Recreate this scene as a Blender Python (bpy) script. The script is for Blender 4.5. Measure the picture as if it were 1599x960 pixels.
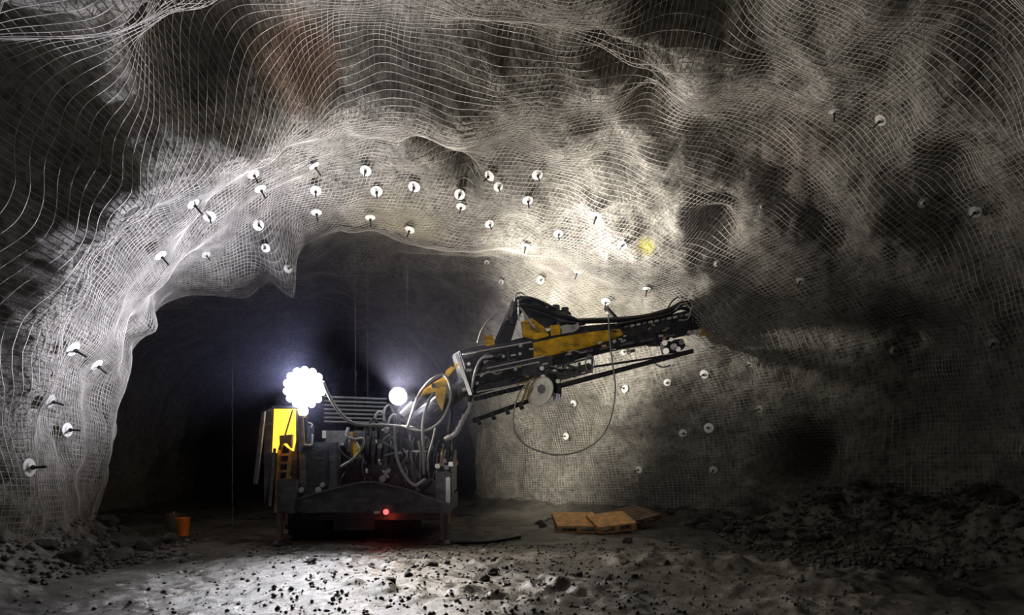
import bpy, bmesh, math, random
import numpy as np
from mathutils import Vector, Matrix
from mathutils.bvhtree import BVHTree
PI = math.pi
random.seed(7)
S = bpy.context.scene
for o in list(bpy.data.objects): bpy.data.objects.remove(o)
C = S.collection

# ------------------------------------------------------------------ camera, world, exposure
CAM_H, FPX, HY = 1.3, 1000.0, 715.0          # eye height, focal length in px, horizon row
cam_d = bpy.data.cameras.new('camera'); cam = bpy.data.objects.new('camera', cam_d); C.objects.link(cam)
cam.location = (0, 0, CAM_H); cam.rotation_euler = (PI/2, 0, 0)
cam_d.sensor_width = 36; cam_d.lens = 36*FPX/1599; cam_d.shift_y = (HY-480)/1599; cam_d.clip_end = 200
S.camera = cam
w = bpy.data.worlds.new('world'); S.world = w; w.use_nodes = True
w.node_tree.nodes['Background'].inputs[0].default_value = (0.5, 0.55, 0.7, 1)
w.node_tree.nodes['Background'].inputs[1].default_value = 0.0
S.view_settings.view_transform = 'Standard'; S.view_settings.look = 'None'
S.view_settings.gamma = 1; S.view_settings.use_curve_mapping = False
S.view_settings.exposure = 0.0
def P(px, py, D): return Vector(((px-799.5)*D/FPX, D, CAM_H + (HY-py)*D/FPX))
LAMP1 = P(475, 605, 9.45); LAMP2 = P(621, 618, 9.6)
def spot(name, loc, aim, power, col, size=178, blend=.6, rad=.06):
    l = bpy.data.lights.new(name, 'SPOT'); l.energy = power; l.color = col
    l.spot_size = math.radians(size); l.spot_blend = blend; l.shadow_soft_size = rad
    o = bpy.data.objects.new(name, l); C.objects.link(o); o.location = loc
    o.rotation_euler = Vector(aim).to_track_quat('-Z', 'Y').to_euler()
    return o
LAMP3 = P(742, 578, 11.2)                     # added fill lamp, hidden behind the boom foot, to light the right wall
LAMP4 = P(852, 480, 10.85)                    # added fill lamp for the upper right vault, hidden behind the boom head
lamp1 = spot('floodlight_beam', LAMP1 + Vector((0, -.14, .02)), (-.62, -.16, .70), 900, (.84, .84, 1.0), 158, .8)
lamp1b = spot('floodlight_beam', LAMP1 + Vector((0, -.22, -.08)), (.34, -.85, -.58), 620, (.93, .93, 1.0), 98, 1.0)
lamp2 = spot('floodlight_beam', LAMP2 + Vector((.0, -.14, .02)), (.34, -.18, .92), 760, (1.0, .93, .84), 142, .75)
lamp2b = spot('floodlight_beam', LAMP2 + Vector((.05, -.2, -.05)), (.50, -.62, -.62), 420, (1.0, .90, .76), 100, 1.0)
lamp2c = spot('rear_fill_beam', LAMP2 + Vector((.16, .34, 0)), (.63, .78, -.02), 1450, (1.0, .93, .82), 84, .8)  # added fill aimed back at the wall below the boom
lamp3 = spot('boom_fill_beam', LAMP3 + Vector((.1, .06, .05)), (2.9, .75, 2.6), 1100, (1.0, .94, .86), 110, .9)
lamp4 = spot('boom_fill_beam', LAMP4 + Vector((.06, 0, .05)), (.78, -.45, .80), 480, (1.0, .92, .84), 100, 1.0)
head = spot('camera_fill_beam', (-1.6, -.6, 2.0), P(900, 540, 11)-Vector((-1.6, -.6, 2.0)), 850, (1.0, .95, .9), 38, 1.0, .12)  # unseen fill light added behind the camera to brighten boom and rig front

# ------------------------------------------------------------------ noise
def _h(ix, iy, iz, seed):
    n = (ix.astype(np.int64)*374761393 + iy.astype(np.int64)*668265263 + iz.astype(np.int64)*2147483647 + seed*974634777) & 0xffffffff
    n = ((n ^ (n >> 13))*1274126177) & 0xffffffff
    n = ((n ^ (n >> 16))*2246822519) & 0xffffffff
    return ((n ^ (n >> 15)) & 0xffffff)/float(0xffffff)*2-1
def vnoise(p, seed=0):
    i = np.floor(p); f = p-i; f = f*f*f*(f*(f*6-15)+10); i = i.astype(np.int64); r = 0
    for a in (0, 1):
        for b in (0, 1):
            for c in (0, 1):
                wt = (f[..., 0] if a else 1-f[..., 0])*(f[..., 1] if b else 1-f[..., 1])*(f[..., 2] if c else 1-f[..., 2])
                r = r + wt*_h(i[..., 0]+a, i[..., 1]+b, i[..., 2]+c, seed)
    return r
def fbm(p, sc, seed=0, oct=3, gain=.5, st=(1, 1, 1)):
    q = p*np.array(st)/sc; r = 0; a = 1
    for k in range(oct): r = r + a*vnoise(q*2**k+17.3*k, seed+k); a *= gain
    return r

# ------------------------------------------------------------------ materials
MATS = {}
def mat(name, col=(.5, .5, .5), rough=.5, metal=0, emit=None, es=0, noise=0, nscale=8, bump=0, bscale=40, spec=.5):
    if name in MATS: return MATS[name]
    m = bpy.data.materials.new(name); m.use_nodes = True; nt = m.node_tree; b = nt.nodes['Principled BSDF']
    b.inputs['Base Color'].default_value = (*col, 1); b.inputs['Roughness'].default_value = rough
    b.inputs['Metallic'].default_value = metal; b.inputs['Specular IOR Level'].default_value = spec
    if emit: b.inputs['Emission Color'].default_value = (*emit, 1); b.inputs['Emission Strength'].default_value = es
    if noise or bump:
        tc = nt.nodes.new('ShaderNodeTexCoord')
    if noise:
        n = nt.nodes.new('ShaderNodeTexNoise'); n.inputs['Scale'].default_value = nscale; n.inputs['Detail'].default_value = 6
        r = nt.nodes.new('ShaderNodeValToRGB'); nt.links.new(tc.outputs['Object'], n.inputs['Vector'])
        r.color_ramp.elements[0].position = .35; r.color_ramp.elements[1].position = .65
        r.color_ramp.elements[0].color = (*[c*(1-noise) for c in col], 1); r.color_ramp.elements[1].color = (*[min(1, c*(1+noise)) for c in col], 1)
        nt.links.new(n.outputs['Fac'], r.inputs['Fac']); nt.links.new(r.outputs['Color'], b.inputs['Base Color'])
    if bump:
        n2 = nt.nodes.new('ShaderNodeTexNoise'); n2.inputs['Scale'].default_value = bscale; n2.inputs['Detail'].default_value = 4
        bp = nt.nodes.new('ShaderNodeBump'); bp.inputs['Strength'].default_value = bump; bp.inputs['Distance'].default_value = .02
        nt.links.new(tc.outputs['Object'], n2.inputs['Vector']); nt.links.new(n2.outputs['Fac'], bp.inputs['Height']); nt.links.new(bp.outputs['Normal'], b.inputs['Normal'])
    MATS[name] = m; return m

def rock_mat(name, stains, lo, mid, hi, wet=.0):
    """rock: large tone patches, fine grain, and stains and tinted patches at fixed places on the rock (x, y, z, radius, colour)"""
    m = bpy.data.materials.new(name); m.use_nodes = True; nt = m.node_tree; b = nt.nodes['Principled BSDF']; N = nt.nodes.new; L = nt.links.new
    tc = N('ShaderNodeTexCoord')
    n1 = N('ShaderNodeTexNoise'); n1.inputs['Scale'].default_value = .55; n1.inputs['Detail'].default_value = 9; n1.inputs['Roughness'].default_value = .62
    L(tc.outputs['Object'], n1.inputs['Vector'])
    r = N('ShaderNodeValToRGB'); e = r.color_ramp.elements; e[0].position = .36; e[0].color = (*lo, 1); e[1].position = .66; e[1].color = (*hi, 1)
    x = e.new(.5); x.color = (*mid, 1); L(n1.outputs['Fac'], r.inputs['Fac'])
    n2 = N('ShaderNodeTexNoise'); n2.inputs['Scale'].default_value = 9; n2.inputs['Detail'].default_value = 8; n2.inputs['Roughness'].default_value = .7
    L(tc.outputs['Object'], n2.inputs['Vector'])
    r2 = N('ShaderNodeValToRGB'); r2.color_ramp.elements[0].position = .35; r2.color_ramp.elements[0].color = (.35, .35, .35, 1); r2.color_ramp.elements[1].position = .62; r2.color_ramp.elements[1].color = (1.25, 1.25, 1.25, 1)
    L(n2.outputs['Fac'], r2.inputs['Fac'])
    mx = N('ShaderNodeMix'); mx.data_type = 'RGBA'; mx.blend_type = 'MULTIPLY'; mx.inputs[0].default_value = 1
    L(r.outputs['Color'], mx.inputs[6]); L(r2.outputs['Color'], mx.inputs[7]); col = mx.outputs[2]
    for (sx, sy, sz, rad, sc) in stains:
        v = N('ShaderNodeVectorMath'); v.operation = 'DISTANCE'; v.inputs[1].default_value = (sx, sy, sz); L(tc.outputs['Object'], v.inputs[0])
        nn = N('ShaderNodeMath'); nn.operation = 'MULTIPLY_ADD'; L(n1.outputs['Fac'], nn.inputs[0]); nn.inputs[1].default_value = rad*1.2; nn.inputs[2].default_value = -rad*.6
        ad = N('ShaderNodeMath'); ad.operation = 'ADD'; L(v.outputs['Value'], ad.inputs[0]); L(nn.outputs[0], ad.inputs[1])
        mr = N('ShaderNodeMapRange'); mr.interpolation_type = 'SMOOTHSTEP'; mr.inputs[1].default_value = rad*.35; mr.inputs[2].default_value = rad; mr.inputs[3].default_value = .75; mr.inputs[4].default_value = 0
        L(ad.outputs[0], mr.inputs[0])
        mm = N('ShaderNodeMix'); mm.data_type = 'RGBA'; L(mr.outputs[0], mm.inputs[0]); L(col, mm.inputs[6]); mm.inputs[7].default_value = (*sc, 1); col = mm.outputs[2]
    L(col, b.inputs['Base Color'])
    b.inputs['Roughness'].default_value = .8
    if wet:
        n3 = N('ShaderNodeTexNoise'); n3.inputs['Scale'].default_value = .9; n3.inputs['Detail'].default_value = 5; L(tc.outputs['Object'], n3.inputs['Vector'])
        mr = N('ShaderNodeMapRange'); mr.inputs[1].default_value = .42; mr.inputs[2].default_value = .58; mr.inputs[3].default_value = .9-wet; mr.inputs[4].default_value = .5 if wet > .5 else .75; b.inputs['Specular IOR Level'].default_value = .9 if wet > .5 else .5
        L(n3.outputs['Fac'], mr.inputs[0]); L(mr.outputs[0], b.inputs['Roughness'])
    n4 = N('ShaderNodeTexNoise'); n4.inputs['Scale'].default_value = 22; n4.inputs['Detail'].default_value = 6; n4.inputs['Roughness'].default_value = .7; L(tc.outputs['Object'], n4.inputs['Vector'])
    bp = N('ShaderNodeBump'); bp.inputs['Strength'].default_value = .55 if wet > .5 else 1.0; bp.inputs['Distance'].default_value = .03
    L(n4.outputs['Fac'], bp.inputs['Height']); L(bp.outputs['Normal'], b.inputs['Normal'])
    return m

# ------------------------------------------------------------------ object helpers
def tag(o, label=None, cat=None, group=None, kind=None):
    if label: o['label'] = label
    if cat: o['category'] = cat
    if group: o['group'] = group
    if kind: o['kind'] = kind
    return o
def empty(name, loc=(0, 0, 0)):
    o = bpy.data.objects.new(name, None); C.objects.link(o); o.location = loc; o.empty_display_size = .2; return o
def link(name, me, m, parent=None, smooth=False):
    if m and not me.materials: me.materials.append(m)
    if smooth: me.polygons.foreach_set('use_smooth', [True]*len(me.polygons))
    o = bpy.data.objects.new(name, me); C.objects.link(o)
    if parent:
        o.parent = parent
        t = Vector((0, 0, 0)); q = parent
        while q: t += q.location; q = q.parent
        me.transform(Matrix.Translation(-t))
    return o
def grid_mesh(name, V):                       # V (nu, nv, 3)
    nu, nv = V.shape[:2]; idx = np.arange(nu*nv).reshape(nu, nv)
    F = np.stack([idx[:-1, :-1], idx[1:, :-1], idx[1:, 1:], idx[:-1, 1:]], -1).reshape(-1, 4)
    return raw_mesh(name, V.reshape(-1, 3), F)
def raw_mesh(name, V, F):
    me = bpy.data.meshes.new(name); V = np.asarray(V, dtype=np.float32); F = np.asarray(F, dtype=np.int32)
    me.vertices.add(len(V)); me.vertices.foreach_set('co', V.ravel())
    k = F.shape[1]; me.loops.add(F.size); me.loops.foreach_set('vertex_index', F.ravel())
    me.polygons.add(len(F)); me.polygons.foreach_set('loop_start', np.arange(len(F), dtype=np.int32)*k)
    me.update(calc_edges=True); me.validate(); return me

class MB:
    """collects shapes and links them as ONE mesh object"""
    def __init__(s): s.bm = bmesh.new()
    def prism(s, pts, d0, d1):                # outline given in px at depth d0, extruded straight back to d1 (real thickness)
        a = [P(x, y, d0) for x, y in pts]; off = Vector((0, d1-d0, 0))
        va = [s.bm.verts.new(p) for p in a]; vb = [s.bm.verts.new(p+off) for p in a]; n = len(a)
        s.bm.faces.new(va); s.bm.faces.new(vb[::-1])
        for i in range(n): s.bm.faces.new((va[i], vb[i], vb[(i+1) % n], va[(i+1) % n]))
        return s
    def box(s, x0, y0, x1, y1, d0, d1): return s.prism([(x0, y0), (x1, y0), (x1, y1), (x0, y1)], d0, d1)
    def beam(s, a, b, wd, ht, up=(0, 0, 1), wd2=None, ht2=None):     # box beam between two points
        a = Vector(a); b = Vector(b); d = (b-a).normalized(); u = Vector(up); r = d.cross(u).normalized(); u = r.cross(d)
        wd2 = wd2 or wd; ht2 = ht2 or ht; vs = []
        for p, W, H in ((a, wd, ht), (b, wd2, ht2)):
            for i, j in ((-1, -1), (1, -1), (1, 1), (-1, 1)): vs.append(s.bm.verts.new(p + r*i*W/2 + u*j*H/2))
        for f in ((0, 1, 2, 3), (7, 6, 5, 4), (0, 4, 5, 1), (1, 5, 6, 2), (2, 6, 7, 3), (3, 7, 4, 0)): s.bm.faces.new([vs[k] for k in f])
        return s
    def cyl(s, a, b, r0, r1=None, n=12):
        a = Vector(a); b = Vector(b); r1 = r0 if r1 is None else r1; d = (b-a).normalized()
        t = Vector((0, 0, 1)) if abs(d.z) < .9 else Vector((1, 0, 0)); x = d.cross(t).normalized(); y = d.cross(x)
        A = []; B = []
        for k in range(n):
            c = x*math.cos(2*PI*k/n) + y*math.sin(2*PI*k/n); A.append(s.bm.verts.new(a+c*r0)); B.append(s.bm.verts.new(b+c*r1))
        s.bm.faces.new(A[::-1]); s.bm.faces.new(B)
        for k in range(n): s.bm.faces.new((A[k], A[(k+1) % n], B[(k+1) % n], B[k]))
        return s
    def lathe(s, a, axis, prof, n=20):        # prof: list of (distance along axis, radius)
        a = Vector(a); d = Vector(axis).normalized(); t = Vector((0, 0, 1)) if abs(d.z) < .9 else Vector((1, 0, 0))
        x = d.cross(t).normalized(); y = d.cross(x); R = []
        for h, r in prof: R.append([s.bm.verts.new(a+d*h+(x*math.cos(2*PI*k/n)+y*math.sin(2*PI*k/n))*max(r, .0005)) for k in range(n)])
        for i in range(len(R)-1):
            for k in range(n): s.bm.faces.new((R[i][k], R[i][(k+1) % n], R[i+1][(k+1) % n], R[i+1][k]))
        s.bm.faces.new(R[0][::-1]); s.bm.faces.new(R[-1]); return s
    def tube(s, pts, r, n=8, sub=6):          # smooth tube through points
        pts = [Vector(p) for p in pts]; q = []
        e = [pts[0]*2-pts[1]] + pts + [pts[-1]*2-pts[-2]]
        for i in range(1, len(e)-2):
            for k in range(sub):
                t = k/sub; a, b, c, d = e[i-1:i+3]
                q.append(.5*((2*b)+(c-a)*t+(2*a-5*b+4*c-d)*t*t+(3*b-a-3*c+d)*t*t*t))
        q.append(pts[-1]); R = []; x = None
        for i, p in enumerate(q):
            d = (q[min(i+1, len(q)-1)]-q[max(i-1, 0)]).normalized()
            if x is None: x = d.cross(Vector((.3, .2, 1))).normalized()
            x = (x - d*x.dot(d)).normalized(); y = d.cross(x)
            R.append([s.bm.verts.new(p+(x*math.cos(2*PI*k/n)+y*math.sin(2*PI*k/n))*r) for k in range(n)])
        for i in range(len(R)-1):
            for k in range(n): s.bm.faces.new((R[i][k], R[i][(k+1) % n], R[i+1][(k+1) % n], R[i+1][k]))
        s.bm.faces.new(R[0][::-1]); s.bm.faces.new(R[-1]); return s
    def build(s, name, m, parent=None, bevel=0, smooth=False):
        bmesh.ops.recalc_face_normals(s.bm, faces=s.bm.faces)
        if bevel: bmesh.ops.bevel(s.bm, geom=[e for e in s.bm.edges if e.calc_face_angle(0) > .5], offset=bevel, segments=2, affect='EDGES', clamp_overlap=True)
        me = bpy.data.meshes.new(name); s.bm.to_mesh(me); s.bm.free()
        return link(name, me, m, parent, smooth)

# ------------------------------------------------------------------ the cavern
#        left foot        right foot      roof   squareness
ST = [((-5.3, -3.0), (7.2, -3.0), 6.5, 2.4), ((-5.2, 1.0), (7.4, 1.0), 6.6, 2.4), ((-5.2, 4.0), (7.5, 4.0), 6.7, 2.4),
      ((-5.5, 6.6), (7.5, 6.6), 6.6, 2.5), ((-6.0, 8.4), (7.1, 8.6), 6.4, 2.5), ((-6.5, 9.6), (6.0, 10.4), 5.85, 2.6),
      ((-7.0, 10.5), (4.6, 12.2), 5.4, 2.7), ((-8.3, 11.6), (2.4, 13.9), 5.15, 2.6), ((-9.6, 14.0), (.4, 15.6), 5.0, 2.5),
      ((-10.2, 18.0), (-1.0, 18.5), 5.0, 2.5), ((-11.5, 23.0), (-1.8, 24.5), 5.2, 2.5), ((-16.0, 29.0), (-5.5, 33.0), 5.2, 2.5), ((-22.0, 33.0), (-13.0, 39.0), 5.2, 2.5)]
A = np.array([[a[0], a[1], b[0], b[1], h, n] for a, b, h, n in ST])
def crom(A, t):
    n = len(A); i = np.clip(np.floor(t).astype(int), 0, n-2); f = (t-i)[:, None]
    g = lambda k: A[np.clip(k, 0, n-1)]
    a, b, c, d = g(i-1), g(i), g(i+1), g(i+2)
    return .5*(2*b+(c-a)*f+(2*a-5*b+4*c-d)*f*f+(3*b-a-3*c+d)*f**3)
tt = np.linspace(0, len(A)-1, 4000); R_ = crom(A, tt)
mid = (R_[:, :2]+R_[:, 2:4])/2
spd = (np.linalg.norm(np.diff(mid, axis=0), axis=1)*.5 + np.linalg.norm(np.diff(R_[:, 2:4], axis=0), axis=1)*.5)
VL = np.concatenate([[0], np.cumsum(spd)])                      # arc length along the drive
def stn(v): return crom(A, np.interp(v, VL, tt))
def v_of_y(y): return float(np.interp(y, mid[:, 1], VL))
th = np.linspace(PI, 0, 3000); nn_ = 2.5
px_ = np.sign(np.cos(th))*np.abs(np.cos(th))**(2/nn_); pz_ = np.sin(th).clip(0)**(2/nn_)
UL = np.concatenate([[0], np.cumsum(np.hypot(np.diff(px_)*6.3, np.diff(pz_)*6.6))]); PER = UL[-1]; UL = UL/PER
def base(u, v):                                                # u 0..1 left foot -> right foot, v metres
    s = stn(v); t_ = np.interp(u, UL, th)[:, None]; n = s[None, :, 5]
    c = np.sign(np.cos(t_))*np.abs(np.cos(t_))**(2/n); z = np.abs(np.sin(t_))**(2/n)
    k = (c+1)/2
    x = s[None, :, 0]*(1-k)+s[None, :, 2]*k; y = s[None, :, 1]*(1-k)+s[None, :, 3]*k
    return np.stack([x, y, -.45+(s[None, :, 4]+.45)*z], -1)
def normals(V):
    n = np.cross(np.gradient(V, axis=0), np.gradient(V, axis=1)); n /= np.linalg.norm(n, axis=-1, keepdims=True)+1e-9
    cx = np.stack([V[..., 0].mean(0), V[..., 1].mean(0), V[..., 2].mean(0)*0+2.2], -1)[None]
    s = np.sign(((V-cx)*n).sum(-1, keepdims=True)); return n*s  # outward
# features of the rock: (px, py in the photo, radius m across, radius m along the arch, depth m into the rock; negative hangs out)
FEAT = [(575, 140, .42, .75, .75), (360, 148, .40, .7, .5), (100, 225, .5, 1.1, .8), (60, 330, .4, .9, .5), (1085, 12, .45, .6, 1.2), (1018, 160, .33, .33, .55),
        (1120, 325, .36, .36, .6), (1350, 190, .4, .5, .25), (1482, 250, .35, .3, .3), (700, 250, .22, .35, .5), (985, 100, .17, .5, .6),
        (424, 364, .28, .33, -.95), (350, 402, .55, 1.0, -.8), (1010, 72, .14, .5, -.35), (728, 275, .16, .2, .8), (662, 236, .18, .22, .8), (600, 80, .3, .9, -.2), (800, 190, .5, .4, .3), (680, 45, .3, .5, .3), (450, 40, .3, .8, .25),
        (1240, 735, .55, .55, .85), (1450, 600, .7, 1.0, .35), (1180, 560, .5, .9, -.1), (218, 500, .3, .3, -.3), (235, 440, .5, .5, -.2), (145, 730, .5, .6, .3), (250, 395, .4, .4, -.12), (300, 440, .5, .5, .2),
        (560, 385, .5, .7, .35), (1280, 330, .35, .5, .25), (1550, 80, .6, .8, .5), (900, 330, .5, .5, .12), (930, 130, .35, .5, -.2), (760, 120, .25, .5, -.2), (200, 120, .3, .9, -.3),
        (150, 420, .25, .9, .3), (30, 120, .3, .9, -.2), (1000, 700, .4, .5, .15)]
gv0 = np.linspace(0, VL[-1]*.72, 400); gb = base(np.linspace(0, 1, 300), gv0); gp = gb.copy()
qx = 799.5+gb[..., 0]/np.maximum(gb[..., 1], .5)*FPX; qy = HY-(gb[..., 2]-CAM_H)/np.maximum(gb[..., 1], .5)*FPX
front = (gb[..., 1] > 3) & (gb[..., 1] < 19)
feats = []
for (fx, fy, ra, rb, dp) in FEAT:
    d = np.where(front, np.hypot(qx-fx, qy-fy), 1e9); i = np.unravel_index(d.argmin(), d.shape)
    c = gb[i]; ta = gb[min(i[0]+2, 299), i[1]]-gb[max(i[0]-2, 0), i[1]]; ta /= np.linalg.norm(ta)
    feats.append((c, ta, ra, rb, dp))
def feat_disp(V, keep=1.0):
    r = np.zeros(V.shape[:2])
    for c, ta, ra, rb, dp in feats:
        d = V-c; al = (d*ta).sum(-1); pr = (d**2).sum(-1)-al**2
        g = np.exp(-(al/rb)**2-np.maximum(pr, 0)/ra**2)
        r += dp*g*(1.5*keep if dp > 0 else 1)
    return r
EDGE = [(40, 640), (62, 560), (95, 450), (140, 350), (190, 285), (260, 235), (340, 205), (430, 188), (540, 178)]   # where the drive steps down in section
eu, ev = [], []
for ex, ey in EDGE:
    d = np.where(front, np.hypot(qx-ex, qy-ey), 1e9); i = np.unravel_index(d.argmin(), d.shape); eu.append(i[0]/299); ev.append(gv0[i[1]])
o_ = np.argsort(eu); eu = np.array(eu)[o_]; ev = np.array(ev)[o_]
def step_disp(u, v):
    e = np.interp(u, eu, ev)[:, None]+.12*np.sin(u*60)[:, None]; k = np.interp(u, [0, .1, .16, .4, .5, .58], [.4, .7, 1, .9, .35, 0])[:, None]
    t = (e-v[None]); return k*(.95*sm_(t/.9)-.2*np.exp(-((t+.25)/.3)**2) - .3*np.exp(-((t-1.5)/.35)**2))
def sm_(t): t = np.clip(t, 0, 1); return t*t*(3-2*t)
def low_disp(V):
    ribs = fbm(V, 1.25, 11, 2, .4, (.45, 1.5, .45))
    r = .40*fbm(V, 2.6, 3, 2, .45)+.26*ribs+.13*fbm(V, .75, 21, 2, .5)
    fade = np.clip((V[..., 2]+.2)/1.6, .25, 1)
    return r*fade
def surf(u, v, kind):
    B = base(u, v); n = normals(B)
    lo = low_disp(B)+step_disp(u, v)
    if kind == 'rock': d = lo + .10*np.maximum(fbm(B, .8, 55, 2), 0) + feat_disp(B) + .075*fbm(B, .33, 31, 4, .6) + .03
    else: d = .93*lo + feat_disp(B, .62) - .075 + .008*fbm(B, .2, 71, 1)
    return B+n*d[..., None]
uu = np.linspace(0, 1, 520)
vs_ = [v_of_y(-3)]
while vs_[-1] < VL[-1]-.01:
    y = np.interp(vs_[-1], VL, mid[:, 1]); vs_.append(vs_[-1] + (.3 if y < 4 else .05 if y < 14 else .10 if y < 20 else .35))
vv = np.clip(np.array(vs_), 0, VL[-1])
ROCK = surf(uu, vv, 'rock')
gray = dict(lo=(.16, .152, .138), mid=(.27, .258, .23), hi=(.42, .40, .36))
def on_rock(fx, fy):
    d = np.hypot(799.5+ROCK[..., 0]/np.maximum(ROCK[..., 1], .5)*FPX-fx, HY-(ROCK[..., 2]-CAM_H)/np.maximum(ROCK[..., 1], .5)*FPX-fy)
    d = np.where((ROCK[..., 1] > 3) & (ROCK[..., 1] < 16), d, 1e9); return ROCK[np.unravel_index(d.argmin(), d.shape)].tolist()
stain_tints = [(*on_rock(475, 100), .8, (.30, .17, .09)), (*P(1250, 210, 9.5), 1.0, (.27, .22, .19)), (*on_rock(1010, 383), .2, (.60, .56, .04)),
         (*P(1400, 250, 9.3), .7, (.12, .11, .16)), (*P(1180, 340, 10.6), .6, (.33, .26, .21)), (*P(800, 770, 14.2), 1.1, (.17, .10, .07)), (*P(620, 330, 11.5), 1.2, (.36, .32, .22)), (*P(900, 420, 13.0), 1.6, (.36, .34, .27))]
rock = rock_mat('cavern_rock', stain_tints, **gray)
i1, i2 = int(520*.30), int(520*.70)
for nm, a, b in (('wall_left', 0, i1+1), ('ceiling', i1, i2+1), ('wall_right', i2, 520)):
    o = link(nm, grid_mesh(nm, ROCK[a:b]), rock, smooth=True); tag(o, kind='structure')
    o['label'] = {'wall_left': 'rough blasted rock wall on the left of the cavern', 'ceiling': 'arched rock roof with hollows and ribs', 'wall_right': 'rough rock wall curving away on the right'}[nm]
end = ROCK[:, -1]; cen = end.mean(0)
tag(link('wall_back', raw_mesh('wall_back', np.vstack([end, cen[None]]), [(i, i+1, len(end)) for i in range(len(end)-1)]), rock), kind='structure')

# welded wire mesh pinned over the rock: real wires, 10 cm cells
NU = int(PER/.07); wu = np.linspace(.03, .97, NU)
wv = np.concatenate([np.arange(v_of_y(3.8), v_of_y(9.6), .062), np.arange(v_of_y(9.6), v_of_y(17.5), .08)])
W = surf(wu, wv, 'mesh')
WN = normals(base(wu, wv))
def wires(W, N, sub, axis):                   # one bundle of parallel 3-sided wires
    if axis == 1: W = W.transpose(1, 0, 2); N = N.transpose(1, 0, 2)
    T = np.gradient(W, axis=0); T /= np.linalg.norm(T, axis=-1, keepdims=True)
    X = np.cross(T, N); X /= np.linalg.norm(X, axis=-1, keepdims=True); Y = np.cross(X, T); r = .005
    ring = np.stack([W+r*(X*math.cos(a)+Y*math.sin(a)) + (N*.005 if axis else -N*.005) for a in (0, 2*PI/3, 4*PI/3)], 2)   # (n, m, 3, 3)
    n, m = ring.shape[:2]; idx = np.arange(n*m*3).reshape(n, m, 3)
    F = [np.stack([idx[:-1, :, k], idx[1:, :, k], idx[1:, :, (k+1) % 3], idx[:-1, :, (k+1) % 3]], -1).reshape(-1, 4) for k in range(3)]
    return ring.reshape(-1, 3), np.concatenate(F)
wire_m = mat('galvanised_wire', (.40, .38, .345), .5, 0, noise=.35, nscale=3)
j1, j2 = int(NU*.30), int(NU*.70)
for lab, a, b in (('grey welded wire mesh pinned over the left rock wall', 0, j1+1), ('grey welded wire mesh draped under the rock roof', j1, j2+1), ('grey welded wire mesh pinned over the right rock wall', j2, NU)):
    v1, f1 = wires(W[a:b], WN[a:b], None, 0); v2, f2 = wires(W[a:b], WN[a:b], None, 1)
    o = link('wire_mesh', raw_mesh('wire_mesh', np.vstack([v1, v2]), np.vstack([f1, f2+len(v1)])), wire_m)
    tag(o, lab, 'wire mesh', kind='stuff')

# ------------------------------------------------------------------ floor
RYs = R_[:, 3]; LYs = R_[:, 1]
def xr(y): return np.interp(y, RYs, R_[:, 2])
def xl(y): return np.interp(y, LYs, R_[:, 0])
def sm(t): t = np.clip(t, 0, 1); return t*t*(3-2*t)
def floor_h(x, y):
    p = np.stack([x, y, np.zeros_like(x)], -1)
    h = .05*fbm(p, 1.6, 5, 3)
    clump = sm((fbm(p, .8, 9, 2)+.1)/.6)*np.exp(-((x+.1)/1.9)**2-((y-7.1)/1.3)**2)+.7*sm((fbm(p, .9, 19, 2)-.0)/.6)*np.exp(-((x-3.6)/2.0)**2-((y-7.2)/1.5)**2)
    h += .13*clump*(1+.6*fbm(p, .16, 14, 2))+.016*fbm(p, .14, 40, 3, .6)
    yy = y+.25*x+.15*np.sin(x*.8)                      # wheel ruts that curve off to the right
    for c in (9.2, 8.2, 6.9): h -= .05*np.exp(-((yy-c)/.13)**2)*sm((x-.2)/1.5); 
    for c in (9.45, 8.5, 7.2): h += .035*np.exp(-((yy-c)/.12)**2)*sm((x-.2)/1.5)
    big = np.clip((12.2-y)/1.6, .25, 1)
    bank = .92*big*sm((x-(xr(y)-1.9-.9*big))/(2.1+.9*big))
    bank += .55*sm(((xl(y)+1.0)-x)/1.3)*sm((12-y)/2)
    h += bank + bank.clip(0, .5)*(.22*fbm(p, .35, 50, 3, .6))
    return h
xs = np.concatenate([np.arange(-24, -7, .3), np.arange(-7, 8, .032), np.arange(8, 9.2, .3)])
ys = np.concatenate([np.arange(-3, 4.2, .25), np.arange(4.2, 9.5, .028), np.arange(9.5, 15, .06), np.arange(15, 40, .35)])
X, Y = np.meshgrid(xs, ys, indexing='ij'); FL = np.stack([X, Y, floor_h(X, Y)], -1)
fm = rock_mat('wet_mine_floor', [], (.045, .042, .038), (.10, .092, .08), (.20, .18, .155), wet=.68)
tag(link('floor', grid_mesh('floor', FL), fm, smooth=True), 'muddy wet rock floor with wheel ruts', kind='structure')
def fz(x, y): return float(floor_h(np.array([[x]]), np.array([[y]]))[0, 0])

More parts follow.
